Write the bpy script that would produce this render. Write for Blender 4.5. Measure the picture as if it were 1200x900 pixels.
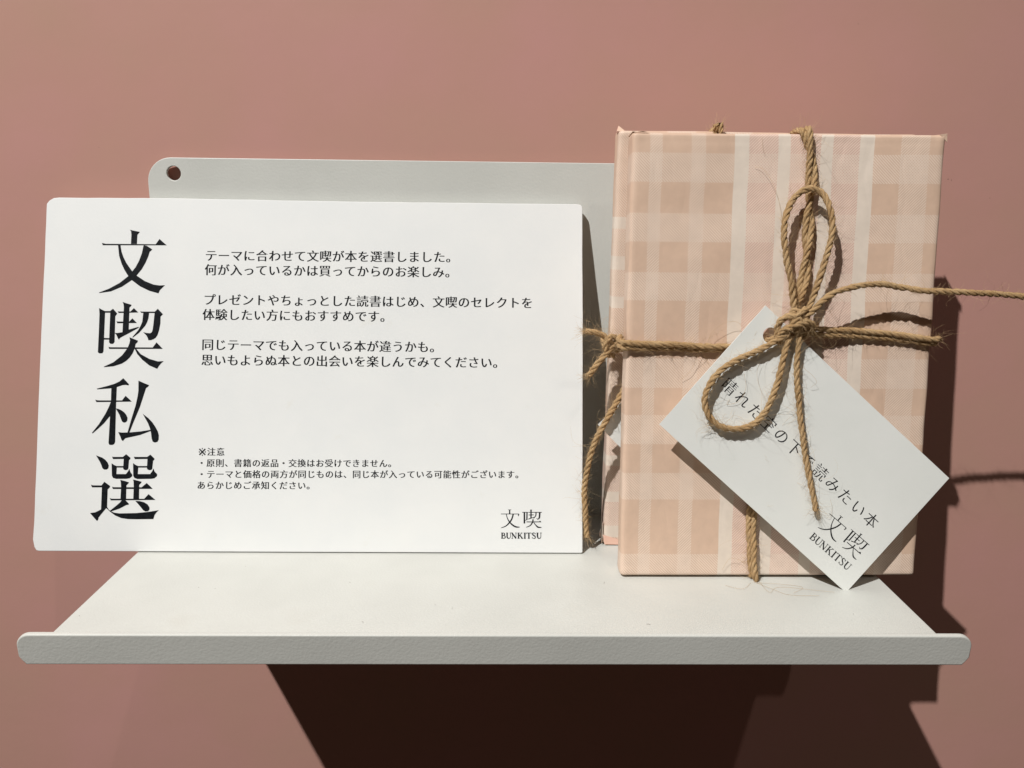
import bpy, bmesh, math, random
from mathutils import Vector, Matrix, noise
from mathutils.geometry import tessellate_polygon
S = 0.001                       # everything is authored in millimetres
scn = bpy.context.scene
for o in list(bpy.data.objects):
    bpy.data.objects.remove(o)
C = scn.collection
rnd = random.Random(7)

# ------------------------------------------------------------------ camera
CAMP = Vector((136.8137, -308.6775, 128.2707)); YAW, PITCH, ROLL, FPX = 0.0193, 0.2225, -0.0121, 891.22
cy, sy, cp, sp, cr, sr = math.cos(YAW), math.sin(YAW), math.cos(PITCH), math.sin(PITCH), math.cos(ROLL), math.sin(ROLL)
FW = Vector((sy * cp, cy * cp, -sp)); r0 = Vector((cy, -sy, 0)); d0 = FW.cross(r0)
RT = cr * r0 + sr * d0; DN = -sr * r0 + cr * d0
cam = bpy.data.objects.new('camera', bpy.data.cameras.new('camera')); C.objects.link(cam); scn.camera = cam
cam.matrix_world = Matrix(((RT.x, -DN.x, -FW.x, CAMP.x * S), (RT.y, -DN.y, -FW.y, CAMP.y * S), (RT.z, -DN.z, -FW.z, CAMP.z * S), (0, 0, 0, 1)))
cam.data.sensor_width = 36; cam.data.lens = 36 * FPX / 1200; cam.data.clip_start = .01; cam.data.clip_end = 50

# ------------------------------------------------------------------ world and lamps
w = bpy.data.worlds.new('World'); scn.world = w; w.use_nodes = True
bg = w.node_tree.nodes['Background']; bg.inputs[0].default_value = (1.0, .70, .54, 1); bg.inputs[1].default_value = .037
def spot(name, loc, aim, power, col, rad, size, blend):
    l = bpy.data.lights.new(name, 'SPOT'); o = bpy.data.objects.new(name, l); C.objects.link(o)
    o.location = Vector(loc) * S; o.rotation_euler = (Vector(aim) - Vector(loc)).to_track_quat('-Z', 'Y').to_euler()
    l.energy = power; l.color = col; l.shadow_soft_size = rad; l.spot_size = math.radians(size); l.spot_blend = blend
    return o
spot('ceiling_spot', (-825, -1255, 1890), (95, 0, 85), 290, (1.0, .987, .965), .017, 32, 1.0)
spot('ceiling_spot', (640, -1300, 1890), (120, 0, 60), 14, (1.0, .93, .85), .02, 45, .9)
scn.view_settings.view_transform = 'Standard'; scn.view_settings.look = 'None'
scn.view_settings.exposure = 0; scn.view_settings.gamma = 1

# ------------------------------------------------------------------ helpers
def on_plane(px, py, P0, n):
    d = RT * ((px - 600) / FPX) + DN * ((py - 450) / FPX) + FW
    n = Vector(n); return CAMP + d * (n.dot(Vector(P0) - CAMP) / n.dot(d))

def lin(c):
    return tuple(((v / 255) / 12.92 if v / 255 <= .04045 else ((v / 255 + .055) / 1.055) ** 2.4) for v in c) + (1,)

def mat(name, col, rough=.5, spec=.5):
    m = bpy.data.materials.new(name); m.use_nodes = True
    b = m.node_tree.nodes['Principled BSDF']
    b.inputs['Base Color'].default_value = col; b.inputs['Roughness'].default_value = rough
    b.inputs['Specular IOR Level'].default_value = spec
    return m, m.node_tree, b

def nd(nt, t, **k):
    n = nt.nodes.new(t)
    for a, v in k.items(): setattr(n, a, v)
    return n

def mth(nt, op, a, b=None, c=None):
    n = nd(nt, 'ShaderNodeMath', operation=op)
    for i, v in enumerate((a, b, c)):
        if v is None: continue
        if isinstance(v, (int, float)): n.inputs[i].default_value = v
        else: nt.links.new(v, n.inputs[i])
    return n.outputs[0]

def noise_tex(nt, vec, scale, detail=3, rough=.5):
    n = nd(nt, 'ShaderNodeTexNoise'); nt.links.new(vec, n.inputs['Vector'])
    n.inputs['Scale'].default_value = scale; n.inputs['Detail'].default_value = detail; n.inputs['Roughness'].default_value = rough
    return n.outputs['Fac']

def ramp(nt, fac, stops, mode='LINEAR'):
    n = nd(nt, 'ShaderNodeValToRGB'); n.color_ramp.interpolation = mode
    e = n.color_ramp.elements
    while len(e) < len(stops): e.new(.5)
    for i, (p, c) in enumerate(stops):
        e[i].position = p; e[i].color = c if not isinstance(c, (int, float)) else (c, c, c, 1)
    nt.links.new(fac, n.inputs[0]); return n.outputs[0]

def bump(nt, b, h, strength, dist, prev=None):
    n = nd(nt, 'ShaderNodeBump'); n.inputs['Strength'].default_value = strength; n.inputs['Distance'].default_value = dist
    nt.links.new(h, n.inputs['Height'])
    if prev is not None: nt.links.new(prev, n.inputs['Normal'])
    nt.links.new(n.outputs[0], b.inputs['Normal']); return n.outputs[0]

def objco(nt):
    return nd(nt, 'ShaderNodeTexCoord').outputs['Object']

# ------------------------------------------------------------------ materials
M_wall, nt, b = mat('pink_wall_paint', lin((186, 144, 131)), .32, .35)
oc = objco(nt)
nt.links.new(ramp(nt, noise_tex(nt, oc, 14, 4, .55), [(.30, lin((188, 148, 132))), (.52, lin((191, 146, 134))), (.72, lin((194, 146, 138)))]), b.inputs['Base Color'])
nt.links.new(ramp(nt, noise_tex(nt, oc, 9, 3), [(.3, .30), (.7, .42)]), b.inputs['Roughness'])
n1 = bump(nt, b, noise_tex(nt, oc, 260, 3, .55), .05, .0006)
bump(nt, b, noise_tex(nt, oc, 22, 2, .5), .10, .003, n1)

M_metal, nt, b = mat('powder_coated_steel', lin((210, 212, 205)), .42, .4)
oc = objco(nt)
nt.links.new(ramp(nt, noise_tex(nt, oc, 30, 3), [(.3, lin((200, 201, 195))), (.62, lin((206, 207, 201))), (.74, lin((203, 203, 196)))]), b.inputs['Base Color'])
nt.links.new(ramp(nt, noise_tex(nt, oc, 55, 5, .65), [(.35, .36), (.68, .5)]), b.inputs['Roughness'])
n1 = bump(nt, b, noise_tex(nt, oc, 1150, 2.5, .55), .26, .00025)
bump(nt, b, noise_tex(nt, oc, 520, 2, .5), .06, .0004, n1)

def paper_mat(name, c1, c2, rough=.6):
    m, nt, b = mat(name, c1, rough, .3); oc = objco(nt)
    a = ramp(nt, noise_tex(nt, oc, 45, 5, .6), [(.3, c1), (.7, c2)])
    nt.links.new(a, b.inputs['Base Color'])
    n1 = bump(nt, b, noise_tex(nt, oc, 1100, 4, .6), .22, .00012)
    bump(nt, b, noise_tex(nt, oc, 28, 2), .12, .0012, n1)
    return m
M_card = paper_mat('white_card', lin((222, 224, 223)), lin((227, 228, 226)), .55)
nt = M_card.node_tree; b = nt.nodes['Principled BSDF']; oc = objco(nt)
prevc = b.inputs['Base Color'].links[0].from_socket
mxx = nd(nt, 'ShaderNodeMix', data_type='RGBA', blend_type='MULTIPLY'); mxx.inputs[0].default_value = 1
nt.links.new(prevc, mxx.inputs[6]); nt.links.new(ramp(nt, noise_tex(nt, oc, 75, 6, .7), [(.64, 1.0), (.74, lin((252, 251, 248))), (.84, lin((240, 236, 229)))]), mxx.inputs[7])
nt.links.new(mxx.outputs[2], b.inputs['Base Color'])
M_tag = paper_mat('tag_paper', lin((224, 226, 221)), lin((229, 230, 226)), .6)
M_edge = paper_mat('card_core', lin((205, 205, 200)), lin((222, 222, 216)), .8)
M_ink, nt, b = mat('black_ink', lin((12, 14, 18)), .6, .12)
oc = objco(nt)
nt.links.new(ramp(nt, noise_tex(nt, oc, 900, 3), [(.35, lin((10, 12, 16))), (.75, lin((24, 28, 32)))]), b.inputs['Base Color'])
M_ink2, nt, b = mat('tag_ink', lin((8, 7, 14)), .5, .2)
M_dust, nt, b = mat('grey_lint', lin((120, 112, 100)), .9, .1)
M_dark, nt, b = mat('dark_scuff', lin((58, 45, 40)), .9, .1)

def gift_mat(name, swap, du, dv):
    m, nt, b = mat(name, lin((220, 190, 170)), .5, .35)
    uv = nd(nt, 'ShaderNodeUVMap', uv_map='UVMap')
    oc = objco(nt)
    sep = nd(nt, 'ShaderNodeSeparateXYZ'); nt.links.new(uv.outputs[0], sep.inputs[0])
    U = mth(nt, 'ADD', mth(nt, 'MULTIPLY', sep.outputs[1 if swap else 0], 100), du)
    V = mth(nt, 'ADD', mth(nt, 'MULTIPLY', sep.outputs[0 if swap else 1], 100), dv)
    SS, HH, WW = 1.0, .5, 0.0
    cols = [(-20, HH), (-14, SS), (-4.8, SS), (5.5, HH), (10, SS), (20, HH), (24.8, SS), (34.8, WW), (39.2, HH), (49.2, WW), (53.5, HH), (63.9, WW), (68.0, HH), (77.6, WW),
            (82, SS), (91.6, HH), (101.3, SS), (111, HH), (115.4, SS), (125, WW), (129.5, HH), (139.5, WW), (144, HH), (154, WW), (158.5, SS)]
    st = [(max(0, (p + 20) / 180), c) for p, c in cols]
    colv = ramp(nt, mth(nt, 'DIVIDE', mth(nt, 'ADD', U, 20), 180), st, 'CONSTANT')
    rows = [(-20, 0), (-12, 1), (-2.3, 0)]; y0 = 7.8
    while y0 < 150:
        for h_, c_ in ((20, 1), (10.05, 0), (10.05, 1), (10.05, 0), (10.05, 1), (10.05, 0)):
            if y0 < 168: rows.append((y0, float(c_)))
            y0 += h_
    rw = ramp(nt, mth(nt, 'DIVIDE', mth(nt, 'ADD', V, 20), 190), [((p + 20) / 190, c) for p, c in rows], 'CONSTANT')
    def stripe(x):
        f = mth(nt, 'FRACT', mth(nt, 'DIVIDE', x, .99))
        t = mth(nt, 'ABSOLUTE', mth(nt, 'SUBTRACT', f, .5))
        k = nd(nt, 'ShaderNodeMapRange', interpolation_type='SMOOTHSTEP'); nt.links.new(t, k.inputs[0])
        k.inputs[1].default_value = .21; k.inputs[2].default_value = .29; return k.outputs[0]
    s1 = stripe(mth(nt, 'ADD', mth(nt, 'ADD', U, V), 60)); s2 = stripe(mth(nt, 'ADD', mth(nt, 'SUBTRACT', U, V), 260))
    isS = mth(nt, 'GREATER_THAN', colv, .75); isW = mth(nt, 'LESS_THAN', colv, .25)
    cm = mth(nt, 'MULTIPLY', mth(nt, 'MAXIMUM', isS, s2), mth(nt, 'SUBTRACT', 1, isW))
    rm = mth(nt, 'MAXIMUM', rw, s1)
    mask = mth(nt, 'MULTIPLY', cm, rm)
    fib = noise_tex(nt, oc, 300, 4, .6)
    mx = nd(nt, 'ShaderNodeMix', data_type='RGBA')
    nt.links.new(mask, mx.inputs[0])
    base = nd(nt, 'ShaderNodeMix', data_type='RGBA'); nt.links.new(isW, base.inputs[0])
    base.inputs[6].default_value = lin((228, 208, 191)); base.inputs[7].default_value = lin((226, 212, 197)); nt.links.new(base.outputs[2], mx.inputs[6])
    mid = nd(nt, 'ShaderNodeMix', data_type='RGBA')      # printed tan and pink inks
    band = mth(nt, 'MULTIPLY', mth(nt, 'GREATER_THAN', U, 37), mth(nt, 'LESS_THAN', U, 80))
    nt.links.new(band, mid.inputs[0]); mid.inputs[6].default_value = lin((214, 184, 161)); mid.inputs[7].default_value = lin((212, 176, 161))
    nt.links.new(mid.outputs[2], mx.inputs[7])
    m2 = nd(nt, 'ShaderNodeMix', data_type='RGBA', blend_type='MULTIPLY'); m2.inputs[0].default_value = 1
    nt.links.new(mx.outputs[2], m2.inputs[6])
    nt.links.new(ramp(nt, fib, [(.3, .93), (.7, 1.0)]), m2.inputs[7])
    nt.links.new(m2.outputs[2], b.inputs['Base Color'])
    n1 = bump(nt, b, noise_tex(nt, oc, 900, 3, .6), .2, .0001)
    n2 = bump(nt, b, noise_tex(nt, oc, 30, 2, .5), .38, .003, n1)
    mp2 = nd(nt, 'ShaderNodeMapping'); nt.links.new(oc, mp2.inputs[0]); mp2.inputs['Rotation'].default_value = (.3, .5, 0); mp2.inputs['Scale'].default_value = (1, 1, .35)
    rg = mth(nt, 'ABSOLUTE', mth(nt, 'SUBTRACT', noise_tex(nt, mp2.outputs[0], 60, 2, .5), .5))
    bump(nt, b, ramp(nt, rg, [(0, 0.0), (.05, 1.0)]), .09, .0006, n2)
    return m
M_gift = gift_mat('plaid_wrapping_paper', False, 0, 0)
M_gift2 = gift_mat('plaid_wrapping_paper_turned', True, 32, 31)
M_inner = paper_mat('paper_inside', lin((236, 196, 176)), lin((228, 186, 166)), .6)

M_jute, nt, b = mat('jute', lin((178, 142, 98)), .72, .25)
uv = nd(nt, 'ShaderNodeUVMap', uv_map='UVMap'); mp = nd(nt, 'ShaderNodeMapping')
mp.inputs['Scale'].default_value = (3.0, 34, 1); nt.links.new(uv.outputs[0], mp.inputs['Vector'])
f1 = noise_tex(nt, mp.outputs[0], 2.2, 4, .65)
f2 = noise_tex(nt, objco(nt), 160, 3, .5)
ca = ramp(nt, f1, [(.30, lin((138, 106, 66))), (.43, lin((186, 152, 108))), (.57, lin((214, 184, 140))), (.70, lin((246, 226, 190)))])
mx = nd(nt, 'ShaderNodeMix', data_type='RGBA', blend_type='MULTIPLY'); mx.inputs[0].default_value = .8
nt.links.new(ca, mx.inputs[6]); nt.links.new(ramp(nt, f2, [(.3, lin((222, 210, 194))), (.7, (1, 1, 1, 1))]), mx.inputs[7])
nt.links.new(mx.outputs[2], b.inputs['Base Color'])
bump(nt, b, f1, .9, .0003)
M_fuzz, nt, b = mat('jute_fibre', lin((206, 176, 134)), .6, .3)

# ------------------------------------------------------------------ object helpers
def thing(name, label, cat, loc=(0, 0, 0), rot=None, group=None):
    o = bpy.data.objects.new(name, None); C.objects.link(o); o.empty_display_size = .01
    m = Matrix.Translation(Vector(loc) * S)
    if rot is not None: m = m @ rot.to_4x4()
    o.matrix_world = m; o['label'] = label; o['category'] = cat
    if group: o['group'] = group
    return o

def link_mesh(name, me, material, parent=None, label=None, kind=None, smooth=True):
    """me holds world millimetres; it is moved into the frame of its thing."""
    me.transform(Matrix.Scale(S, 4))
    if parent is not None: me.transform(parent.matrix_world.inverted())
    me.materials.clear(); me.materials.append(material)
    if smooth: me.shade_smooth()
    me.name = name
    o = bpy.data.objects.new(name, me); C.objects.link(o)
    if parent is not None: o.parent = parent
    if label: o['label'] = label
    if kind: o['kind'] = kind
    return o

def bm_obj(name, bm, material, parent=None, **k):
    me = bpy.data.meshes.new(name); bm.to_mesh(me); bm.free()
    return link_mesh(name, me, material, parent, **k)

def data_obj(name, vs, fs, material, parent=None, uvs=None, **k):
    me = bpy.data.meshes.new(name); me.from_pydata(vs, [], fs)
    if uvs is not None:
        l = me.uv_layers.new(name='UVMap')
        for i, lp in enumerate(me.loops): l.data[i].uv = uvs[lp.vertex_index]
    return link_mesh(name, me, material, parent, **k)

def sheet(outer, holes, thick, bev, frame, res=2):
    """a board cut from 2D outlines (mm) with real thickness; frame maps (u, v, w) to world mm."""
    cu = bpy.data.curves.new('sheet', 'CURVE'); cu.dimensions = '2D'; cu.fill_mode = 'BOTH'
    cu.extrude = thick / 2 - bev; cu.bevel_depth = bev; cu.bevel_resolution = res; cu.offset = -bev
    for loop in [outer] + holes:
        s = cu.splines.new('POLY'); s.points.add(len(loop) - 1); s.use_cyclic_u = True
        for p, q in zip(s.points, loop): p.co = (q[0], q[1], 0, 1)
    o = bpy.data.objects.new('tmp', cu); C.objects.link(o); bpy.context.view_layer.update()
    me = bpy.data.meshes.new_from_object(o.evaluated_get(bpy.context.evaluated_depsgraph_get()))
    bpy.data.objects.remove(o); me.transform(frame); return me

def frame_of(O, ex, ey):
    ex, ey = Vector(ex).normalized(), Vector(ey).normalized(); ez = ex.cross(ey)
    return Matrix(((ex.x, ey.x, ez.x, O[0]), (ex.y, ey.y, ez.y, O[1]), (ex.z, ey.z, ez.z, O[2]), (0, 0, 0, 1)))

def arc(cx, cy_, r, a0, a1, n=10):
    return [(cx + r * math.cos(math.radians(a0 + (a1 - a0) * i / n)), cy_ + r * math.sin(math.radians(a0 + (a1 - a0) * i / n))) for i in range(n + 1)]

# ------------------------------------------------------------------ wall
bm = bmesh.new()
vs = [bm.verts.new(v) for v in ((-900, 3.8, -800), (1200, 3.8, -800), (1200, 3.8, 900), (-900, 3.8, 900))]
bm.faces.new(vs); wall = bm_obj('wall', bm, M_wall); wall['kind'] = 'structure'
# tiny scuffs and specks in the wall paint
specks = [(1111, 210, .22), (1115, 211, .17), (116, 173, .12), (1160, 232, .13), (1006, 28, .12)]
for i, (px, py, r) in enumerate(specks):
    P = on_plane(px, py, (0, 3.75, 0), (0, 1, 0)); pts = []
    for k in range(9):
        a = k / 9 * 6.283; q = r * rnd.uniform(.6, 1.2); pts.append(P + Vector((q * math.cos(a), 0, q * math.sin(a))))
    data_obj('paint_speck', pts, [tuple(range(8, -1, -1))], M_dark, wall, smooth=False)

# ------------------------------------------------------------------ shelf
W_, D_, HP, HL, TH = 276.0, 109.2, 147.3, 9.0, 1.6
sh = thing('wall_shelf', 'white metal ledge shelf with round cornered back plate, fixed to the pink wall', 'shelf')
RC = 9.5
outl = [(0, 2.2), (W_, 2.2)] + arc(W_ - RC, HP - RC, RC, 0, 90) + arc(RC, HP - RC, RC, 90, 180)
hole = [arc(10.2, HP - 5.9, 2.75, 0, 340, 17), arc(W_ - 10.2, HP - 5.9, 2.75, 0, 340, 17)]
link_mesh('back_plate', sheet(outl, hole, TH, .25, frame_of((0, TH / 2, 0), (1, 0, 0), (0, 0, 1))), M_metal, sh, smooth=False)
# tray: bent profile, swept along X
def sweep_profile(prof, x0, x1, name, nx=2):
    vs, fs = [], []; n = len(prof)
    for i in range(nx):
        x = x0 + (x1 - x0) * i / (nx - 1)
        vs += [(x, y, z) for y, z in prof]
    for i in range(nx - 1):
        for k in range(n):
            a, b2 = i * n + k, i * n + (k + 1) % n; fs.append((a, b2, b2 + n, a + n))
    fs += [tuple(range(n)), tuple(range(nx * n - 1, (nx - 1) * n - 1, -1))]
    me = bpy.data.meshes.new(name); me.from_pydata(vs, [], fs); bm = bmesh.new(); bm.from_mesh(me)
    bmesh.ops.recalc_face_normals(bm, faces=bm.faces)
    lo = [e for e in bm.edges if all(abs(v.co.x - x0) < 1e-4 for v in e.verts) or all(abs(v.co.x - x1) < 1e-4 for v in e.verts)]
    bmesh.ops.bevel(bm, geom=lo, offset=.25, segments=2, affect='EDGES', profile=.5, clamp_overlap=True)
    return bm
RI = .9; RO = RI + TH                               # inner and outer bend radius
prof = [(0, 2.2)] + [(-RI + RI * math.cos(a), RI - RI * math.sin(a)) for a in [math.radians(t) for t in range(0, 91, 15)]]
prof += [(-D_ + 1.2, 0), (-D_ + 1.2, -TH + .1)]
prof += [(-RI + RO * math.cos(a), RI - RO * math.sin(a)) for a in [math.radians(t) for t in range(90, -1, -15)]] + [(TH, 2.2)]
bm_obj('tray', sweep_profile(prof, 0, W_, 'tray'), M_metal, sh, smooth=False)
# front lip: bend and upstand, leaning back a little over the tray
TILT = math.radians(7.5)
ci, si = math.cos(TILT), math.sin(TILT)
RL, EXL = 4.2, .9
outl = [(.6, -1.3), (W_ - .6, -1.3), (W_ + .4, .2), (W_ + 1.1, 1.6)] + arc(W_ + EXL - RL, HL - RL + .2, RL, 0, 90) + arc(-EXL + RL, HL - RL + .2, RL, 90, 180) + [(-1.1, 1.6), (-.4, .2)]
lipf = frame_of((0, -D_ + TH * .5, -.2), (1, 0, 0), (0, -si, ci))
link_mesh('front_lip', sheet(outl, [], TH, .45, lipf, 3), M_metal, sh, smooth=False)

# ------------------------------------------------------------------ sign board
LEAN = math.radians(14.5); THS = 2.3
sc_, cc_ = math.sin(LEAN), math.cos(LEAN)
sn = (0, cc_, -sc_)                                  # into the board
SB = Vector((0, -38.0, .62))
sign = thing('sign_board', 'large white printed card with black Japanese writing leaning on the shelf back plate', 'sign', (65, -38, 0))
def on_sign(px, py, off=0.0):
    return on_plane(px, py, SB - Vector(sn) * off, sn)
EX, EY = Vector((1, 0, 0)), Vector((0, sc_, cc_))
def sign_uv(px, py):
    p = on_sign(px, py) - SB; return (p.dot(EX), p.dot(EY))
edge = [(54.6, 246), (55, 238.5), (58, 234.8), (63, 232), (69, 231.4), (200, 232.3), (420, 236.3), (676, 239.3), (680, 240.0), (682, 241.6), (682.6, 245),
        (683, 400), (682.6, 647.2), (681, 648.5), (400, 648), (200, 647.6), (46, 647.4), (42.5, 645), (40.2, 641), (38.6, 632), (40, 610), (46, 440)]
uvp = [sign_uv(*e) for e in edge]
dense = []
for i, a in enumerate(uvp):
    b2 = uvp[(i + 1) % len(uvp)]; L = math.dist(a, b2); k = max(1, int(L / 5))
    for j in range(k):
        t = j / k; x = a[0] + (b2[0] - a[0]) * t; y = a[1] + (b2[1] - a[1]) * t
        q = noise.noise(Vector((x * .11, y * .11, 3.3))) * .13
        dense.append((x + q, max(y + q, -.1)))
dense = dense[::-1]
fr = frame_of(SB + Vector(sn) * THS / 2, EX, EY)
link_mesh('card_panel', sheet(dense, [], THS, .22, fr), M_card, sign, smooth=False)

# ---- print: flat ink shapes that lie on a sheet
INK = .035
def ink_polys(name, polys, to_world, material, parent, step=.004):
    vs, fs = [], []
    for k, poly in enumerate(polys):
        z = INK + step * k; base = len(vs)
        pts = [Vector((x, y, 0)) for x, y in poly]
        vs += [to_world(x, y, z) for x, y in poly]
        for t in tessellate_polygon([pts]): fs.append(tuple(base + i for i in t))
    me_v = [tuple(v) for v in vs]
    return data_obj(name, me_v, fs, material, parent, smooth=False)

def smooth_poly(p, amt=.0):
    return p
def stroke(pts, ws, seg=5):
    """tapered brush stroke as a polygon"""
    P = []; Wd = []
    n = len(pts)
    for i in range(n - 1):
        p0 = pts[max(0, i - 1)]; p1 = pts[i]; p2 = pts[i + 1]; p3 = pts[min(n - 1, i + 2)]
        ks = seg if n > 2 else 1
        for j in range(ks):
            t = j / ks
            P.append(tuple(.5 * (2 * p1[a] + (p2[a] - p0[a]) * t + (2 * p0[a] - 5 * p1[a] + 4 * p2[a] - p3[a]) * t * t + (3 * p1[a] - p0[a] - 3 * p2[a] + p3[a]) * t ** 3) for a in (0, 1)))
            Wd.append(ws[i] + (ws[i + 1] - ws[i]) * t)
    P.append(pts[-1]); Wd.append(ws[-1])
    L, R = [], []
    for i, p in enumerate(P):
        a = P[max(0, i - 1)]; b2 = P[min(len(P) - 1, i + 1)]; dx, dy = b2[0] - a[0], b2[1] - a[1]; l = math.hypot(dx, dy) or 1
        nx, ny = -dy / l * Wd[i] / 2, dx / l * Wd[i] / 2
        L.append((p[0] + nx, p[1] + ny)); R.append((p[0] - nx, p[1] - ny))
    return L + R[::-1]

GLYPH = {
 'bun': ((110, 260), [
  [(420,92),(445,98),(540,118),(522,140),(511,152),(505,258),(435,258),(440,150),(436,110)],
  [(95,247),(140,257),(725,262),(770,200),(812,238),(855,275),(105,274)],
  [(583,275),(620,280),(685,322),(670,340),(655,350),(640,400),(608,475),(562,555),(500,630),(445,683),(330,760),(200,815),(65,834),(60,828),(180,782),(300,717),(405,635),(450,580),(490,530),(530,455),(562,370)],
  [(283,270),(312,270),(325,350),(348,415),(380,480),(450,580),(505,632),(600,695),(700,735),(770,745),(835,742),(800,775),(775,800),(758,838),(650,808),(540,755),(445,683),(400,630),(360,565),(325,490),(297,400)]]),
 'kitsu': ((105, 350), [
  [(112,110),(140,126),(180,145),(245,145),(245,165),(182,165),(170,460),(230,462),(230,480),(170,480),(163,620),(150,640),(115,642),(97,628),(108,400),(116,180)],
  [(243,142),(275,117),(302,148),(325,175),(302,205),(293,510),(275,530),(245,530),(228,512)],
  [(386,38),(440,56),(493,72),(485,88),(468,105),(458,395),(385,395),(402,100),(398,64)],
  [(330,148),(345,150),(480,150),(520,110),(572,162),(340,168)],
  [(315,262),(330,268),(465,268),(502,230),(555,285),(325,288)],
  [(293,400),(320,403),(400,390),(460,362),(575,329),(577,340),(455,408),(370,452),(352,465),(345,482),(335,470),(315,425)],
  [(593,147),(610,151),(765,152),(800,118),(860,182),(832,210),(830,290),(815,370),(795,430),(775,458),(750,475),(720,486),(690,487),(682,460),(665,430),(628,393),(670,402),(710,405),(730,392),(740,360),(748,300),(762,168),(605,166)],
  [(630,162),(698,162),(690,230),(672,282),(650,320),(580,400),(505,457),(503,449),(570,370),(600,315),(618,270)],
  [(222,563),(240,569),(740,572),(785,512),(820,548),(858,588),(230,588)],
  [(468,452),(568,492),(560,512),(540,530),(530,580),(505,640),(470,690),(430,728),(380,760),(280,792),(170,802),(168,796),(280,745),(380,665),(445,580),(468,520),(475,490)],
  [(530,588),(548,588),(600,650),(700,705),(800,735),(868,732),(838,758),(815,785),(792,822),(700,782),(620,718),(560,650)]]),
 'shi': ((100, 437), [
  [(135,184),(260,152),(340,128),(400,100),(445,62),(480,98),(512,133),(507,147),(475,141),(440,143),(375,165),(290,182),(140,193)],
  [(116,313),(140,320),(170,322),(430,322),(472,268),(510,302),(545,337),(130,342)],
  [(305,170),(370,165),(360,400),(350,810),(338,835),(320,843),(295,845),(278,838),(272,820),(290,500),(300,350)],
  [(305,325),(310,440),(290,505),(220,590),(150,655),(85,710),(78,702),(160,600),(235,480),(275,400)],
  [(356,415),(390,422),(420,435),(455,460),(480,490),(495,525),(492,560),(475,578),(450,583),(430,568),(415,530),(400,490)],
  [(623,90),(690,120),(748,143),(738,160),(712,178),(640,400),(560,590),(518,697),(495,697),(540,540),(590,380),(612,280),(622,210)],
  [(386,693),(430,699),(520,697),(650,685),(768,666),(768,680),(640,728),(470,765),(455,782),(440,799),(425,785),(410,745)],
  [(673,478),(740,530),(785,578),(820,630),(850,685),(862,730),(860,780),(845,808),(815,816),(790,805),(778,770),(770,700),(757,645),(735,590)]]),
 'sen': ((100, 525), [
  [(125,85),(200,113),(235,138),(262,170),(276,205),(270,238),(250,253),(220,253),(200,235),(188,200),(170,160)],
  [(313,101),(330,104),(440,104),(480,72),(530,115),(527,130),(513,142),(505,238),(495,255),(470,260),(450,252),(443,238),(450,128),(325,130)],
  [(365,211),(450,211),(450,229),(365,229)],
  [(308,178),(340,200),(370,212),(365,305),(475,305),(500,275),(517,243),(528,280),(550,310),(550,330),(520,355),(480,361),(360,361),(325,350),(312,325)],
  [(568,101),(585,104),(725,104),(763,77),(812,125),(808,138),(795,150),(785,243),(775,256),(750,260),(730,252),(722,238),(728,128),(580,130)],
  [(615,211),(725,211),(725,229),(615,229)],
  [(560,176),(590,198),(622,212),(615,305),(760,305),(782,275),(799,240),(812,275),(842,305),(840,330),(810,355),(770,361),(610,363),(575,350),(562,325)],
  [(410,373),(470,388),(512,402),(505,415),(482,437),(478,604),(412,604),(420,450),(416,400)],
  [(560,369),(615,382),(660,395),(655,408),(632,432),(630,600),(562,600),(568,450),(566,395)],
  [(313,453),(335,459),(660,460),(720,410),(755,442),(790,478),(325,480)],
  [(286,586),(310,594),(690,595),(742,540),(780,572),(822,608),(300,613)],
  [(430,608),(472,612),(512,653),(508,663),(480,668),(400,710),(290,747),(285,738),(370,670),(410,635)],
  [(587,620),(640,622),(690,635),(730,660),(752,695),(752,722),(735,740),(705,743),(680,730),(640,680)],
  [(66,430),(90,437),(190,438),(225,395),(292,445),(285,462),(262,485),(255,690),(275,720),(300,742),(340,757),(400,766),(600,762),(740,748),(862,728),(835,752),(812,785),(797,832),(600,834),(500,832),(420,820),(350,790),(290,745),(245,703),(190,770),(155,815),(150,840),(137,854),(115,830),(56,762),(120,752),(185,720),(195,460),(80,460)]])}
def sw(x, y, z):
    return SB + EX * x + EY * y - Vector(sn) * z
for k in ('bun', 'kitsu', 'shi', 'sen'):
    (ox, oy), polys = GLYPH[k]
    ink_polys('title_character', [[sign_uv(ox + x / 10, oy + y / 10) for x, y in p] for p in polys], sw, M_ink, sign)

LOGO = []
def S_(pts, ws): LOGO.append((pts, ws))
S_([(345,150),(345,242)], [20,24]); S_([(308,148),(382,148)], [9,9]); S_([(140,246),(556,246)], [11,11]); S_([(552,246),(556,262),(545,298)], [14,22,6])
S_([(266,250),(290,340),(340,430),(420,510),(500,550),(582,553)], [12,15,20,26,26,10]); S_([(428,252),(400,350),(350,435),(280,510),(210,550),(140,572)], [24,24,24,19,15,7])
S_([(640,206),(775,206)], [10,10]); S_([(690,206),(690,468)], [27,27]); S_([(752,206),(748,388)], [22,22]); S_([(700,398),(756,376)], [9,9])
S_([(845,150),(845,342)], [22,24]); S_([(822,152),(868,152)], [9,9]); S_([(785,207),(905,207)], [11,11]); S_([(790,269),(908,266)], [12,12]); S_([(782,366),(922,320)], [14,9])
S_([(902,207),(1098,207)], [11,11]); S_([(962,207),(955,285),(903,352)], [19,17,7]); S_([(1050,207),(1040,330),(1002,372)], [27,26,9]); S_([(1006,374),(975,345)], [14,6])
S_([(740,431),(1082,431)], [13,13]); LOGO.append(([(1030,428),(1060,402),(1084,437)], None))
def logo_polys(k): return [p if w_ is None else stroke(p, [max(5, q * k) for q in w_]) for p, w_ in LOGO]
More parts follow.
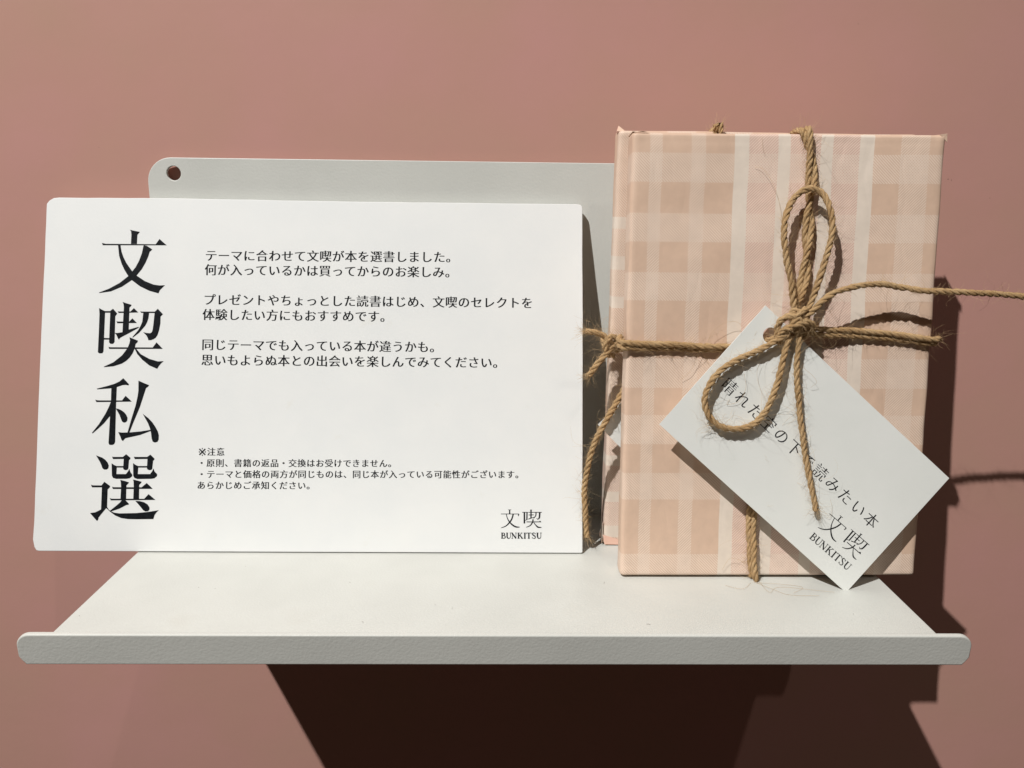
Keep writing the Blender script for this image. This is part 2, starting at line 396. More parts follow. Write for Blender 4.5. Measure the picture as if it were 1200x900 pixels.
S_([(892,372),(880,440),(820,520),(732,557)], [22,22,16,7]); S_([(905,440),(960,510),(1012,555),(1090,560)], [10,18,25,9])
def letter_U(o):
    S_([(285+o,688),(285+o,775),(300+o,808),(325+o,817),(350+o,806),(362+o,775),(362+o,688)], [22,22,18,12,9,8,8]); S_([(260+o,688),(310+o,688)], [7,7]); S_([(343+o,688),(384+o,688)], [7,7])
S_([(168,688),(168,818)], [22,22]); S_([(143,688),(200,688)], [7,7]); S_([(143,818),(205,818)], [7,7])
S_([(175,690),(212,694),(226,718),(212,744),(175,750)], [7,12,18,12,7]); S_([(175,750),(224,756),(241,785),(224,812),(175,818)], [7,12,20,12,7])
letter_U(0)
S_([(407,688),(407,818)], [8,8]); S_([(398,690),(492,818)], [22,22]); S_([(492,688),(492,818)], [8,8]); S_([(385,688),(420,688)], [7,7]); S_([(388,818),(426,818)], [7,7]); S_([(474,688),(510,688)], [7,7])
S_([(553,688),(553,818)], [22,22]); S_([(565,757),(625,692)], [8,8]); S_([(582,742),(642,816)], [20,20]); S_([(530,688),(577,688)], [7,7]); S_([(530,818),(577,818)], [7,7]); S_([(604,689),(644,689)], [7,7]); S_([(612,818),(660,818)], [7,7])
S_([(700,688),(700,818)], [22,22]); S_([(676,688),(724,688)], [7,7]); S_([(676,818),(724,818)], [7,7])
S_([(794,688),(794,818)], [22,22]); S_([(738,690),(851,690)], [8,8]); S_([(740,690),(737,716)], [8,5]); S_([(849,690),(853,716)], [8,5]); S_([(770,818),(818,818)], [7,7])
S_([(944,716),(926,692),(895,690),(880,716),(905,745),(940,770),(943,804),(908,820),(870,793)], [6,9,12,18,21,18,12,9,6]); S_([(944,690),(946,722)], [6,6]); S_([(869,785),(871,820)], [6,6])
letter_U(712)
ink_polys('printed_logo', [[sign_uv(580 + x / 20, 590 + y / 20) for x, y in p] for p in logo_polys(1.35)], sw, M_ink, sign, .002)

_gl = {}
def glyph_mesh(ch, off):
    key = (ch, round(off, 4))
    if key not in _gl:
        cu = bpy.data.curves.new('g', 'FONT'); cu.body = ch; cu.size = 1; cu.resolution_u = 3; cu.offset = off
        o = bpy.data.objects.new('tmp', cu); C.objects.link(o); bpy.context.view_layer.update()
        me = bpy.data.meshes.new_from_object(o.evaluated_get(bpy.context.evaluated_depsgraph_get()))
        _gl[key] = ([(v.co.x, v.co.y) for v in me.vertices], [tuple(p.vertices) for p in me.polygons])
        bpy.data.objects.remove(o)
    return _gl[key]

def text_line(name, s, P0, P1, size, to_world, material, parent, thin=-.005, heavy=.027):
    """full-width glyphs; thin horizontals and heavier verticals like a printed serif face. P0, P1: centre line ends in sheet mm"""
    vs, fs = [], []; dx, dy = P1[0] - P0[0], P1[1] - P0[1]; L = math.hypot(dx, dy); ux, uy = dx / L, dy / L; pitch = L / len(s)
    for i, ch in enumerate(s):
        gv, gf = glyph_mesh(ch, thin)
        for k, sh_ in enumerate((-heavy, 0, heavy)):
            base = len(vs); z = .03 + .003 * k
            for x, y in gv:
                a = (x - .5 + sh_) * size + pitch * (i + .5); c = (y - .38) * size
                vs.append(tuple(to_world(P0[0] + ux * a - uy * c, P0[1] + uy * a + ux * c, z)))
            fs += [tuple(base + q for q in f) for f in gf]
    return data_obj(name, vs, fs, material, parent, smooth=False)

lines = [("テーマに合わせて文喫が本を選書しました。", (240, 299.3), (537, 301.3)), ("何が入っているかは買ってからのお楽しみ。", (239.5, 316), (536, 319)),
 ("プレゼントやちょっとした読書はじめ、文喫のセレクトを", (238, 351), (625, 355)), ("体験したい方にもおすすめです。", (237, 368.5), (460, 371)),
 ("同じテーマでも入っている本が違うかも。", (236, 403.7), (518, 406.7)), ("思いもよらぬ本との出会いを楽しんでみてください。", (235.5, 421.7), (592, 425))]
for s, a, b2 in lines:
    text_line('printed_text', s, sign_uv(*a), sign_uv(*b2), 4.75, sw, M_ink, sign)
for s, a, b2 in [("注意", (242.3, 529.3), (264, 529.5)), ("・原則、書籍の返品・交換はお受けできません。", (231, 542.5), (465, 543)),
                 ("・テーマと価格の両方が同じものは、同じ本が入っている可能性がございます。", (231, 555.6), (614, 556)), ("あらかじめご承知ください。", (230.5, 568.6), (369.5, 569))]:
    text_line('printed_note', s, sign_uv(*a), sign_uv(*b2), 3.3, sw, M_ink, sign, -.002, .026)

ref = [stroke([(a, b_), (c_, d_)], [9, 9]) for a, b_, c_, d_ in ((78, 92, 118, 132), (118, 92, 78, 132), (95, 90, 101, 90), (95, 134, 101, 134), (75, 112, 81, 112), (115, 112, 121, 112))]
ink_polys('reference_mark', [[sign_uv(220 + x / 5.714, 510 + y / 5.714) for x, y in p] for p in ref], sw, M_ink, sign)

# ------------------------------------------------------------------ wrapped books
def wrapped(name, root, O, ex, ey, W, H, T, rad, material, seed, mirror=False):
    """paper-wrapped block: rounded paper edges, slight puffing and creases. O = lower left front corner"""
    ex, ey = Vector(ex).normalized(), Vector(ey).normalized(); ez = ey.cross(ex)      # ez points into the block (away from the viewer)
    vs, fs, uvs, idx = [], [], [], {}
    nx, ny, nz = 54, 78, 8
    def P(u, v, wv):
        c = Vector((min(max(u, rad), W - rad), min(max(v, rad * .6), H - rad * .6), min(max(wv, rad), T - rad)))
        q = Vector((u, v, wv)) - c
        if q.length > 1e-6:
            q.normalize(); q = Vector((q.x * rad, q.y * rad * .6, q.z * rad))
        p = c + q
        k = Vector((u * .045, v * .045, seed))
        d = noise.noise(k) * .35 + noise.noise(k * 3.1) * .10
        # soft crease running just inside the upper and lower edges
        d += -.16 * math.exp(-((v - (H - 2.6)) / .5) ** 2) - .10 * math.exp(-((v - 1.8) / .5) ** 2)
        # corners pinched where the paper is folded
        for cu_, cv_ in ((0, 0), (W, 0), (0, H), (W, H)):
            rr = math.hypot(u - cu_, v - cv_)
            d += .45 * math.exp(-(rr / 3.2) ** 2)
        fz = 1 if wv < T / 2 else -1
        inset = min(u, W - u, v, H - v)
        p.z -= fz * d * min(1, .3 + max(0, inset) / 3) * (1 if abs(wv - T / 2) > T / 2 - rad else 0)
        p.x += noise.noise(Vector((v * .06, wv * .2, seed + 9))) * .35 * (1 if u > W / 2 else -1)
        p.y += noise.noise(Vector((u * .05, wv * .2, seed + 19))) * .22 * (1 if v > H / 2 else 0)
        return Vector(O) + ex * p.x + ey * p.y + ez * p.z
    def grid(fn, na, nb, uvf, flip=False):
        b0 = len(vs)
        for i in range(na + 1):
            for j in range(nb + 1):
                u, v, wv = fn(i / na, j / nb); vs.append(tuple(P(u, v, wv))); uvs.append(uvf(u, v, wv))
        for i in range(na):
            for j in range(nb):
                a = b0 + i * (nb + 1) + j; q = (a, a + nb + 1, a + nb + 2, a + 1); fs.append(q[::-1] if flip else q)
    e = lambda t: t + 0 * t
    def warp(t, L):                                   # finer rows near the edges
        s_ = 3 * t * t - 2 * t ** 3; return (t * .55 + s_ * .45) * L
    grid(lambda a, b3: (warp(a, W), warp(b3, H), 0), nx, ny, lambda u, v, w2: (u / 100, v / 100))
    grid(lambda a, b3: (warp(a, W), warp(b3, H), T), nx, ny, lambda u, v, w2: ((u + 7) / 100, v / 100), True)
    grid(lambda a, b3: (0, warp(b3, H), T * a), nz, ny, lambda u, v, w2: (-w2 / 100, v / 100), True)
    grid(lambda a, b3: (W, warp(b3, H), T * a), nz, ny, lambda u, v, w2: ((W + w2) / 100, v / 100))
    grid(lambda a, b3: (warp(a, W), H, T * b3), nx, nz, lambda u, v, w2: (u / 100, (H + w2) / 100))
    grid(lambda a, b3: (warp(a, W), 0, T * b3), nx, nz, lambda u, v, w2: (u / 100, -w2 / 100), True)
    me = bpy.data.meshes.new(name); me.from_pydata(vs, [], fs); l = me.uv_layers.new(name='UVMap')
    for i, lp in enumerate(me.loops): l.data[i].uv = uvs[lp.vertex_index]
    bm = bmesh.new(); bm.from_mesh(me); bmesh.ops.remove_doubles(bm, verts=bm.verts, dist=.002); bmesh.ops.recalc_face_normals(bm, faces=bm.faces); bm.to_mesh(me); bm.free()
    return link_mesh(name, me, material, root)

def flap(root, pts, material, th=.14, name='folded_flap'):
    """small folded paper piece with thickness; pts world mm, fan around the outline"""
    n = (Vector(pts[1]) - Vector(pts[0])).cross(Vector(pts[2]) - Vector(pts[0])).normalized() * th
    vs = [tuple(Vector(p)) for p in pts] + [tuple(Vector(p) + n) for p in pts]; k = len(pts)
    fs = [tuple(range(k - 1, -1, -1)), tuple(range(k, 2 * k))] + [(i, (i + 1) % k, (i + 1) % k + k, i + k) for i in range(k)]
    uv = [(.8 + p[0] * .01, p[2] * .01) for p in vs]
    return data_obj(name, vs, fs, material, root, uvs=uv, smooth=False)

BL = math.radians(6.2); BW, BH, BT = 107.1, 155.2, 9.4
BO = Vector((181.6, -57.4, .8)); BX = Vector((1, 0, .004)).normalized(); BY = Vector((0, math.sin(BL), math.cos(BL)))
FN = Vector((0, -math.cos(BL), math.sin(BL)))        # outward normal of the front book's face
front = thing('wrapped_book', 'plaid paper wrapped book in front, tied with jute twine in a bow', 'wrapped book', (BO.x + 54, BO.y + 5, 0), group='books wrapped in pink plaid paper')
wrapped('wrapping_paper', front, BO, BX, BY, BW, BH, BT, 1.3, M_gift, 1.7)
BO2 = Vector((178.9, -29.6, .45)); BL2 = math.radians(1.0); BY2 = Vector((0, math.sin(BL2), math.cos(BL2))); BW2, BH2, BT2 = 107.4, 156.6, 8.6
back = thing('wrapped_book', 'second plaid paper wrapped book mostly hidden behind the front one, against the back plate', 'wrapped book', (BO2.x + 54, BO2.y + 4, 0), group='books wrapped in pink plaid paper')
wrapped('wrapping_paper', back, BO2, Vector((1, 0, 0)), BY2, BW2, BH2, BT2, 1.5, M_gift2, 5.1)
N2 = Vector((0, -math.cos(BL2), math.sin(BL2)))
def bp(u, v, d): return BO + BX * u + BY * v + FN * d
def bp2(u, v, d): return BO2 + Vector((1, 0, 0)) * u + BY2 * v + N2 * d
# folded ends of the wrapping: triangles on the top and bottom, turned-up tips at the corners
flap(front, [bp(0, BH + .2, 0), bp(0, BH + .25, -BT), bp(BT * .8, BH + .3, -BT * .5)], M_gift)
flap(front, [bp(BW, BH + .2, -BT), bp(BW, BH + .25, 0), bp(BW - BT * .8, BH + .3, -BT * .5)], M_gift)
flap(front, [bp(BW - 2.4, BH + .1, .15), bp(BW + .25, BH + .55, -.3), bp(BW + .3, BH - 2.4, -.1)], M_gift)
flap(front, [bp(.6, BH - .2, .1), bp(3.4, BH + .15, .45), bp(5.4, BH - .15, .15)], M_gift)
flap(back, [bp2(-.2, BH2 - .3, -1.6), bp2(2.6, BH2 - .5, -.4), bp2(.5, BH2 + 1.7, -3.2)], M_gift2)
flap(back, [bp2(-.2, BH2 - .3, -1.6), bp2(.5, BH2 + 1.7, -3.2), bp2(-.1, BH2 - .6, -4.4)], M_inner)
flap(back, [bp2(-.25, .8, -BT2), bp2(-.3, .5, .1), bp2(-.15, 9.5, -.1)], M_gift2)
flap(back, [bp2(-.2, 4.0, .12), bp2(.6, .1, .45), bp2(9.0, -.1, .35), bp2(7.5, 1.6, .2)], M_inner)

# ------------------------------------------------------------------ gift tags
TL_ = math.radians(8.4); TN = Vector((.045, -math.cos(TL_), math.sin(TL_))).normalized()
TB = on_plane(986, 690, (0, 0, .35), (0, 0, 1))
tA, tB, tC, tD = [on_plane(u, v, TB, TN) for u, v in ((897, 358), (1115, 563), (986, 690), (771, 494))]
tx = (tB - tA).normalized(); ty = -(tD - tA); ty = (ty - tx * ty.dot(tx)).normalized(); TW, TH_ = 90.4, 54.0
tag = thing('gift_tag', 'white tag with Japanese writing tied to the front book, one corner touching the shelf', 'tag', TB, group='white tags tied to the books')
tfr = frame_of(tA, tx, ty)
tn = tx.cross(ty)
hc = on_plane(903, 393, TB, TN) - tA; hx, hy = hc.dot(tx), hc.dot(ty)
def tuv(px, py):
    p = on_plane(px, py, TB, TN) - tA; return (p.dot(tx), p.dot(ty))
def tw(x, y, z): 
    return tA + tx * x + ty * y + tn * (z + bend(x, y))
def bend(x, y):
    return .9 * ((x - TW / 2) / (TW / 2)) ** 2 * .5 - .25
me = sheet([(0, -TH_), (TW, -TH_), (TW, 0), (0, 0)], [arc(hx, hy, 2.7, 0, 340, 17)], .36, .04, Matrix.Identity(4), 1)
bm = bmesh.new(); bm.from_mesh(me)
for i in range(1, 15):                                # cut so that the sheet can bow
    x = TW * i / 15
    bmesh.ops.bisect_plane(bm, geom=bm.verts[:] + bm.edges[:] + bm.faces[:], plane_co=(x, 0, 0), plane_no=(1, 0, 0))
for v in bm.verts: v.co = tw(v.co.x, v.co.y, v.co.z - .18)
bm_obj('tag_card', bm, M_tag, tag, smooth=False)
a, b2 = Vector(tuv(855, 453)), Vector(tuv(1021, 609.5)); u_ = (b2 - a) / 11
text_line('printed_text', "晴れた空の下で読みたい本", tuple(a - u_ / 2), tuple(b2 + u_ / 2), 5.5, tw, M_ink2, tag, -.012, .013)
q0, q1 = Vector(tuv(948.2, 630.3)), Vector(tuv(991.8, 667.8))
sc2 = (q1 - q0).length / (1078 - 143); ue = (q1 - q0).normalized(); ve = Vector((-ue.y, ue.x))
ink_polys('printed_logo', [[tuple(q0 + ue * (x - 143) * sc2 + ve * (818 - y) * sc2) for x, y in p] for p in logo_polys(1.0)], tw, M_ink2, tag, .002)
# tag of the rear book: only its corner shows beside the front book
rc = on_plane(700.5, 497.5, (0, -37.5, 0), (0, 1, 0))
rx = Vector((math.cos(math.radians(45)), .02, math.sin(math.radians(45)))).normalized(); ry = Vector((-math.sin(math.radians(45)), .0, math.cos(math.radians(45))))
tag2 = thing('gift_tag', 'white tag of the rear book, only one corner showing beside the front book', 'tag', rc, group='white tags tied to the books')
link_mesh('tag_card', sheet([(0, -54), (90, -54), (90, 0), (0, 0)], [arc(5, -27, 2.5, 0, 340, 17)], .36, .04, frame_of(rc, rx, ry), 1), M_tag, tag2, smooth=False)

# ------------------------------------------------------------------ jute twine
def catmull(pts, step=.35):
    out = []; n = len(pts)
    for i in range(n - 1):
        p0 = pts[i - 1] if i else pts[0] * 2 - pts[1]; p1, p2 = pts[i], pts[i + 1]; p3 = pts[i + 2] if i + 2 < n else pts[-1] * 2 - pts[-2]
        k = max(2, int((p2 - p1).length / step))
        for j in range(k):
            t = j / k
            out.append(.5 * ((2 * p1) + (p2 - p0) * t + (2 * p0 - 5 * p1 + 4 * p2 - p3) * t * t + (3 * p1 - p0 - 3 * p2 + p3) * t ** 3))
    out.append(pts[-1]); return out

def frames(path):
    T = []; n = len(path)
    for i in range(n): T.append((path[min(n - 1, i + 1)] - path[max(0, i - 1)]).normalized())
    a = Vector((0, 1, 0)); N = (a - T[0] * a.dot(T[0])).normalized(); out = []
    for t in T:
        N = (N - t * N.dot(t)).normalized(); out.append((t, N, t.cross(N)))
    return out

HAIR = {}
def add_hair(root, P, d, L, rr, curl):
    vs, fs = HAIR.setdefault(root.name, ([], [])); n = max(4, int(L / .8)); p = P.copy(); d = d.normalized(); b0 = len(vs)
    ax = Vector((rnd.gauss(0, 1), rnd.gauss(0, 1), rnd.gauss(0, 1))).normalized()
    for i in range(n + 1):
        t = i / n; s_ = d.orthogonal().normalized(); s2 = d.cross(s_); q = rr * (1 - .6 * t)
        for k in range(3):
            a = k * 2.0944; vs.append(tuple(p + s_ * math.cos(a) * q + s2 * math.sin(a) * q))
        if i: 
            o_ = b0 + (i - 1) * 3
            for k in range(3): fs.append((o_ + k, o_ + (k + 1) % 3, o_ + 3 + (k + 1) % 3, o_ + 3 + k))
        d = (d + ax.cross(d) * curl + Vector((rnd.gauss(0, .12), rnd.gauss(0, .12), rnd.gauss(0, .12)))).normalized()
        if rnd.random() < .15: ax = (ax + Vector((rnd.gauss(0, 1), rnd.gauss(0, 1), rnd.gauss(0, 1)))).normalized()
        p = p + d * (L / n)

def cord(name, root, pts, r=1.28, pitch=8.4, phase=0.0, hair=1.0, double=0.0, dp=60.0, endfray=(0, 0), dphase=1.5708, label=None):
    """two-ply twisted jute; double>0 lays two cords side by side"""
    path = catmull([Vector(p) for p in pts]); fr_ = frames(path)
    vs, fs, uvs = [], [], []; NS = 12
    offs = [0] if not double else [0, math.pi]
    cum = [0]
    for i in range(1, len(path)): cum.append(cum[-1] + (path[i] - path[i - 1]).length)
    for oi, oa in enumerate(offs):
        cen = []
        for i, p in enumerate(path):
            t, n, b3 = fr_[i]; a = oa + dphase + cum[i] / dp * 6.283
            wob = Vector((noise.noise(p * .13 + Vector((phase, 0, 0))), noise.noise(p * .13 + Vector((0, phase, 5))), noise.noise(p * .13 + Vector((9, 0, phase))))) * .25
            cen.append(p + (n * math.cos(a) + b3 * math.sin(a)) * double + wob)
        lo = rnd.random() * 10
        for ply in range(3):
            base = len(vs); sd = rnd.random() * 50
            for i, p in enumerate(cen):
                t, n, b3 = fr_[i]; L = cum[i]; tightn = noise.noise(Vector((L * .12, sd, 0)))
                a = ply * 2.0944 + phase + lo + L / pitch * 6.283 + tightn * .7
                rad = r * (1 + .16 * noise.noise(Vector((L * .2, 1, lo))))
                dir_ = n * math.cos(a) + b3 * math.sin(a)
                c = p + dir_ * rad * .47
                for k in range(NS):
                    th = k / NS * 6.283; e1 = dir_; e2 = t.cross(dir_)
                    lump = 1 + .13 * noise.noise(Vector((L * .7, math.cos(th) * 1.3 + sd, math.sin(th) * 1.3))) + .10 * noise.noise(Vector((L * .5, math.cos(th) * 4 + sd, math.sin(th) * 4)))
                    q = rad * .53 * lump
                    vs.append(tuple(c + e1 * math.cos(th) * q + e2 * math.sin(th) * q * 1.06))
                    uvs.append((L * .1 + sd, (th / 6.283 + L / 26) if k < NS else 1))
            m = len(cen)
            for i in range(m - 1):
                for k in range(NS):
                    o_ = base + i * NS; fs.append((o_ + k, o_ + (k + 1) % NS, o_ + NS + (k + 1) % NS, o_ + NS + k))
            fs.append(tuple(base + k for k in range(NS - 1, -1, -1))); fs.append(tuple(base + (m - 1) * NS + k for k in range(NS)))
        nh = int(cum[-1] * 5.5 * hair)
        for _ in range(nh):
            i = rnd.randrange(len(cen)); t, n, b3 = fr_[i]; a = rnd.random() * 6.283; dr = n * math.cos(a) + b3 * math.sin(a)
            sgn = rnd.choice((-1, 1)); L = rnd.choices((1.6, 3.2, 6.5, 12), (58, 30, 10, 2))[0] * rnd.uniform(.6, 1.3)
            add_hair(root, cen[i] + dr * r * .85, dr * rnd.uniform(.25, 1) + t * sgn * rnd.uniform(.3, 1.2), L, rnd.uniform(.022, .05), rnd.uniform(0, .28))
        for end, cnt in zip((0, -1), endfray):
            t = fr_[end][0] * (-1 if end == 0 else 1)
            for _ in range(cnt):
                dj = (t * rnd.uniform(.6, 1.6) + Vector((rnd.gauss(0, .5), rnd.gauss(0, .5), rnd.gauss(0, .5)))).normalized()
                j = Vector((rnd.gauss(0, .4), rnd.gauss(0, .4), rnd.gauss(0, .4))) * r
                add_hair(root, cen[end] + j - t * .8, dj, rnd.uniform(1.2, 6.5), rnd.uniform(.03, .06), rnd.uniform(0, .25))
    return data_obj(name, vs, fs, M_jute, root, uvs=uvs, label=label)

def bf(px, py, d):            # a point d mm out from the front book's face
    return on_plane(px, py, BO + FN * d, FN)
def tf(px, py, d):            # a point d mm out from the tag
    return on_plane(px, py, TB + TN * d, TN)
def yp(px, py, y):
    return on_plane(px, py, (0, y, 0), (0, 1, 0))
def fuv(px, py):
    p = bf(px, py, 0) - BO; return p.dot(BX), p.dot(BY)

# bands round the front book
hL, hR, vT, vB = fuv(732, 405), fuv(1098, 401), fuv(944, 158), fuv(882, 676)
mid = fuv(915, 398)
cord('twine_band', front, [bp(-.6, hL[1] + 1.5, -BT - 1.0), bp(-1.9, hL[1] + .8, -BT * .5), bp(-1.4, hL[1] + .4, .6), bf(736, 405, 2.0), bf(780, 405.5, 1.5), bf(850, 408, 1.8), bf(905, 398, 3.6), bf(932, 388, 5.0)], r=1.08, double=.98, dp=420, dphase=1.5)
cord('twine_band', front, [bf(930, 386, 5.0), bf(960, 389, 3.6), bf(1000, 390.5, 2.0), bf(1050, 395, 1.7), bf(1090, 400, 1.9), bp(BW + .9, hR[1] + .1, 1.0), bp(BW + 1.9, hR[1] - .2, -1.5), bp(BW + 1.7, hR[1] - .3, -BT * .6), bp(BW + .5, hR[1], -BT - 1)], r=1.08, double=.98, dp=420, dphase=1.5)
cord('twine_band', front, [bp(vT[0] - 1.5, BH + .6, -BT - .5), bp(vT[0] - 1, BH + 1.5, -4), bf(944, 153, .9), bf(946, 162, 1.7), bf(951, 188, 1.6), bf(950, 218, 1.8), bf(947, 262, 1.8), bf(944, 315, 2.2), bf(936, 352, 3.4), bf(931, 380, 4.6)], r=1.08, double=.98, dp=34, dphase=.5)
cord('twine_band', front, [bf(927, 392, 4.0), bf(912, 430, 2.2), bf(895, 520, 1.7), bf(881, 600, 1.7), bf(881, 650, 1.7), bf(882.5, 672, 1.5), bp(vB[0], -.2, .8), bp(vB[0], -.65, -1.2)], r=1.08, double=.98, dp=420, dphase=1.5)

# the bow: knot, loops and tails
cord('bow_loop', front, [bf(936, 384, 5.60), bf(931, 362, 6.40), bf(926, 325, 7.60), bf(920, 290, 8.00), bf(919.5, 262, 7.40), bf(926, 240, 6.20), bf(937, 226, 5.60), bf(951, 221, 5.60), bf(964, 227, 5.80), bf(973, 245, 7.60), bf(976, 262, 8.20), bf(973.5, 282, 8.20), bf(967, 306, 7.60), bf(958, 333, 6.60), bf(949, 358, 5.60), bf(940, 380, 5.60)], r=1.12, phase=.7, hair=1.1)
cord('bow_loop', front, [tf(931, 386, 2.30), tf(918, 394, 2.95), tf(905, 402, 2.55), tf(888, 411, 2.35), tf(866, 421, 2.55), tf(845, 434, 2.95), tf(831, 452, 3.35), tf(825.5, 470, 3.35), tf(830, 486, 2.95), tf(842, 498, 2.55), tf(860, 502.5, 2.35), tf(880, 498.5, 2.35), tf(896, 484, 2.55), tf(906, 463, 2.95), tf(914, 435, 2.95), tf(921, 408, 2.75), tf(927, 390, 2.30)], r=1.13, phase=.2, hair=1.2)
cord('twine_tail', front, [bf(925, 392, 7), bf(937, 378, 9.6), bf(952, 364, 10.6), bf(968, 350, 10.8), bf(984, 341, 10.8), bf(1003, 335.5, 10.6), bf(1030, 333, 9.8), bf(1058, 337, 8.8), bf(1088, 341, 9.4), bf(1116, 342, 8.6), bf(1150, 343.5, 7.6), bf(1190, 346, 6.8), bf(1225, 350, 6.2), bf(1270, 357, 5.4)], r=1.12, phase=2.1, hair=.8)
cord('twine_tail', front, [tf(934, 380, 2.6), tf(936.5, 396, 3), tf(933.5, 424, 2.6), tf(935, 455, 2.4), tf(937, 482, 2.3), tf(940.5, 512, 2.3), tf(945.5, 545, 2.3), tf(951, 573, 2.3), tf(956, 599, 2.4)], r=1.02, phase=1.0, hair=1.2, endfray=(0, 30))
cord('knot', front, [bf(915, 403, 6.6), bf(910, 390, 7.6), bf(915, 376, 9.4), bf(927, 371, 10.8), bf(938, 375, 11), bf(936, 386, 9.8), bf(927, 394, 8)], r=1.1, phase=.4, hair=1.5)
cord('knot', front, [bf(911, 397, 8.0), bf(917, 388, 9.6), bf(932, 382, 11.3), bf(946, 378, 11), bf(953, 381, 9), bf(950, 390, 6.6)], r=1.1, phase=1.4, hair=1.5)
cord('knot', front, [bf(940, 396, 6.5), bf(947, 384, 8.6), bf(943, 370, 9.8), bf(931, 364, 9.4), bf(924, 372, 8)], r=1.05, phase=2.6, hair=1.5)
cord('knot', front, [bf(922, 398, 8.2), bf(925, 385, 10.2), bf(934, 371, 11.2), bf(945, 361, 10.8)], r=1.05, phase=3.6, hair=1.2)

# twine of the rear book
cord('twine_band', back, [yp(720, 407, -33), yp(735, 406, -33.4), yp(790, 405, -31.6), yp(900, 405, -31.6), yp(1000, 405, -31.6)], r=1.08, double=.98, dp=420)
cord('twine_band', back, [bp2(35.0, -.1 + 1.4, .9), bp2(35, 40, 1.6), bp2(35, 110, 1.6), bp2(35, BH2 - 2, 1.6), bp2(35, BH2 + .9, .7), bp2(35.2, BH2 + 1.2, -3), bp2(35.4, BH2 + 1.0, -BT2 + 1)], r=1.08, double=.98, dp=420)
cord('twine_band', back, [bp2(-.5, 80.3, -BT2), bp2(-1.9, 80, -BT2 * .5), yp(714, 405, -30), yp(722, 405, -32)], r=1.08, double=.98, dp=420)
cord('twine_tail', back, [yp(722, 410, -34), yp(714, 399, -36.5), yp(706, 392.5, -37.5), yp(696, 389, -38), yp(686, 388, -38)], r=1.15, phase=.3, hair=1.6, endfray=(0, 60))
cord('twine_tail', back, [yp(722, 402, -35), yp(714, 411, -37.5), yp(706, 420, -38), yp(698, 430, -38), yp(690, 440, -38)], r=1.15, phase=2.3, hair=1.4, endfray=(0, 50))
cord('knot', back, [yp(724, 398, -34), yp(716, 395, -37), yp(710, 403, -38), yp(711, 414, -37), yp(719, 417, -35)], r=1.15, phase=1.3, hair=1.6)
cord('twine_tail', back, [yp(735, 448, -39), yp(726, 466, -39.6), yp(713, 488, -40), yp(698, 516, -39.4), yp(689, 545, -38), yp(685, 573, -36.5), yp(685.5, 600, -36), yp(688, 629, -35)], r=1.15, phase=.9, hair=1.5, endfray=(0, 50))

# long loose fibres that stand off the paper, and lint on the shelf
def fibre(root, pts, r=.045):
    path = catmull([Vector(p) for p in pts], .6); fr_ = frames(path); vs, fs = HAIR.setdefault(root.name, ([], [])); b0 = len(vs)
    for i, p in enumerate(path):
        t, n, b3 = fr_[i]
        for k in range(3): vs.append(tuple(p + (n * math.cos(k * 2.0944) + b3 * math.sin(k * 2.0944)) * r))
        if i:
            o_ = b0 + (i - 1) * 3
            for k in range(3): fs.append((o_ + k, o_ + (k + 1) % 3, o_ + 3 + (k + 1) % 3, o_ + 3 + k))
fibre(front, [bf(885, 196, .4), bf(893, 197, 1.2), bf(903, 210, 1.8), bf(912, 232, 1.5), bf(917, 262, 2)])
fibre(front, [bf(893, 160, .6), bf(894, 175, 1), bf(898, 182, .6)], .035)
fibre(front, [bf(829, 404, 2), bf(834, 390, 3), bf(848, 379, 3.5), bf(862, 377, 3), bf(872, 384, 2), bf(879, 395, 1.4)])
fibre(front, [bf(798, 445, 1), bf(808, 436, 1.6), bf(815, 424, 1.8), bf(821, 410, 2)])
fibre(front, [tf(855, 468, .3), tf(852, 474, .5), tf(866, 470, .9), tf(874, 455, 1.2), tf(872, 438, 2)])
fibre(front, [tf(940, 430, 2), tf(952, 440, 2.4), tf(957, 448, 2), tf(950, 454, .8)], .04)
fibre(front, [tf(890, 424, 2), tf(887, 440, 1.4), tf(892, 458, .8), tf(898, 468, .5)], .035)
fibre(front, [tf(857, 489, 2), tf(862, 487, .8), tf(872, 492, .6), tf(871, 499, 2)], .03)
fibre(front, [tf(960, 600, .4), tf(972, 607, .5), tf(975, 595, .6), tf(973, 585, .5)], .035)
fibre(front, [bf(846, 668, 1), bf(855, 655, 2), bf(868, 657, 2), bf(877, 668, 1.5)])
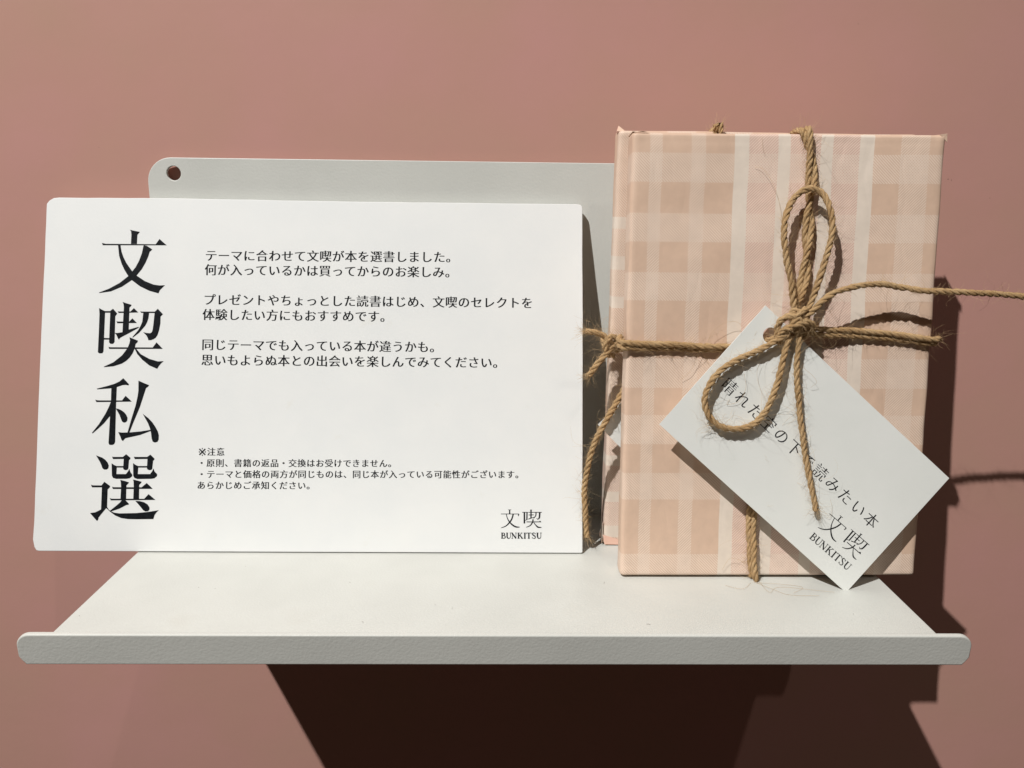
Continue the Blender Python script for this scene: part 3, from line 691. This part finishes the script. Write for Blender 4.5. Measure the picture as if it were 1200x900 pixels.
for q in ([(884, 682), (905, 690), (925, 697), (960, 698)], [(887, 683), (910, 684), (940, 688), (930, 695)], [(880, 683), (870, 690), (850, 686)], [(890, 682), (902, 694), (915, 688), (978, 694)]):
    fibre(front, [on_plane(a, b3, (0, 0, .12 + .5 * (i % 2)), (0, 0, 1)) for i, (a, b3) in enumerate(q)], .04)
for _ in range(46):                                   # tuft over the lower left of the loop
    P = tf(rnd.gauss(836, 9), rnd.gauss(497, 6), rnd.uniform(.5, 3)); add_hair(front, P, Vector((rnd.gauss(-.5, .8), -.1, rnd.gauss(-.2, .8))), rnd.uniform(2, 7), .028, rnd.uniform(.1, .4))
for _ in range(40):
    P = yp(rnd.gauss(700, 7), rnd.gauss(392, 10), -38 + rnd.gauss(0, 1)); add_hair(back, P, Vector((rnd.gauss(-.5, .8), -.1, rnd.gauss(.1, .8))), rnd.uniform(2, 8), .03, rnd.uniform(.1, .4))
for root in (front, back):
    vs, fs = HAIR[root.name]; data_obj('twine_fuzz', vs, fs, M_fuzz, root, kind='stuff', smooth=True)
vs, fs = [], []
for i, (px, py) in enumerate([(233, 689), (425, 729), (410, 683), (708, 683), (760, 732), (93, 722), (252, 690), (288, 664), (510, 709), (1000, 720), (530, 713)]):
    P = on_plane(px, py, (0, 0, 0), (0, 0, 1)) + Vector((0, 0, .08)); a = rnd.random() * 3; L = rnd.uniform(.5, 1.3) if i < 5 else rnd.uniform(.25, .5)
    b0 = len(vs); dx = Vector((math.cos(a), math.sin(a), 0))
    for k in range(5):
        c = P + dx * (k / 4 - .5) * L + Vector((0, 0, .1 + .08 * math.sin(k * 2 + i))); sd = Vector((-dx.y, dx.x, 0)) * .04
        vs += [tuple(c + sd), tuple(c - sd), tuple(c - Vector((0, 0, .06)))]
        if k:
            o_ = b0 + (k - 1) * 3
            for j in range(3): fs.append((o_ + j, o_ + (j + 1) % 3, o_ + 3 + (j + 1) % 3, o_ + 3 + j))
lint = data_obj('dust', vs, fs, M_dust, None, kind='stuff'); lint['label'] = 'tiny specks of lint lying on the white shelf tray'; lint['category'] = 'dust'
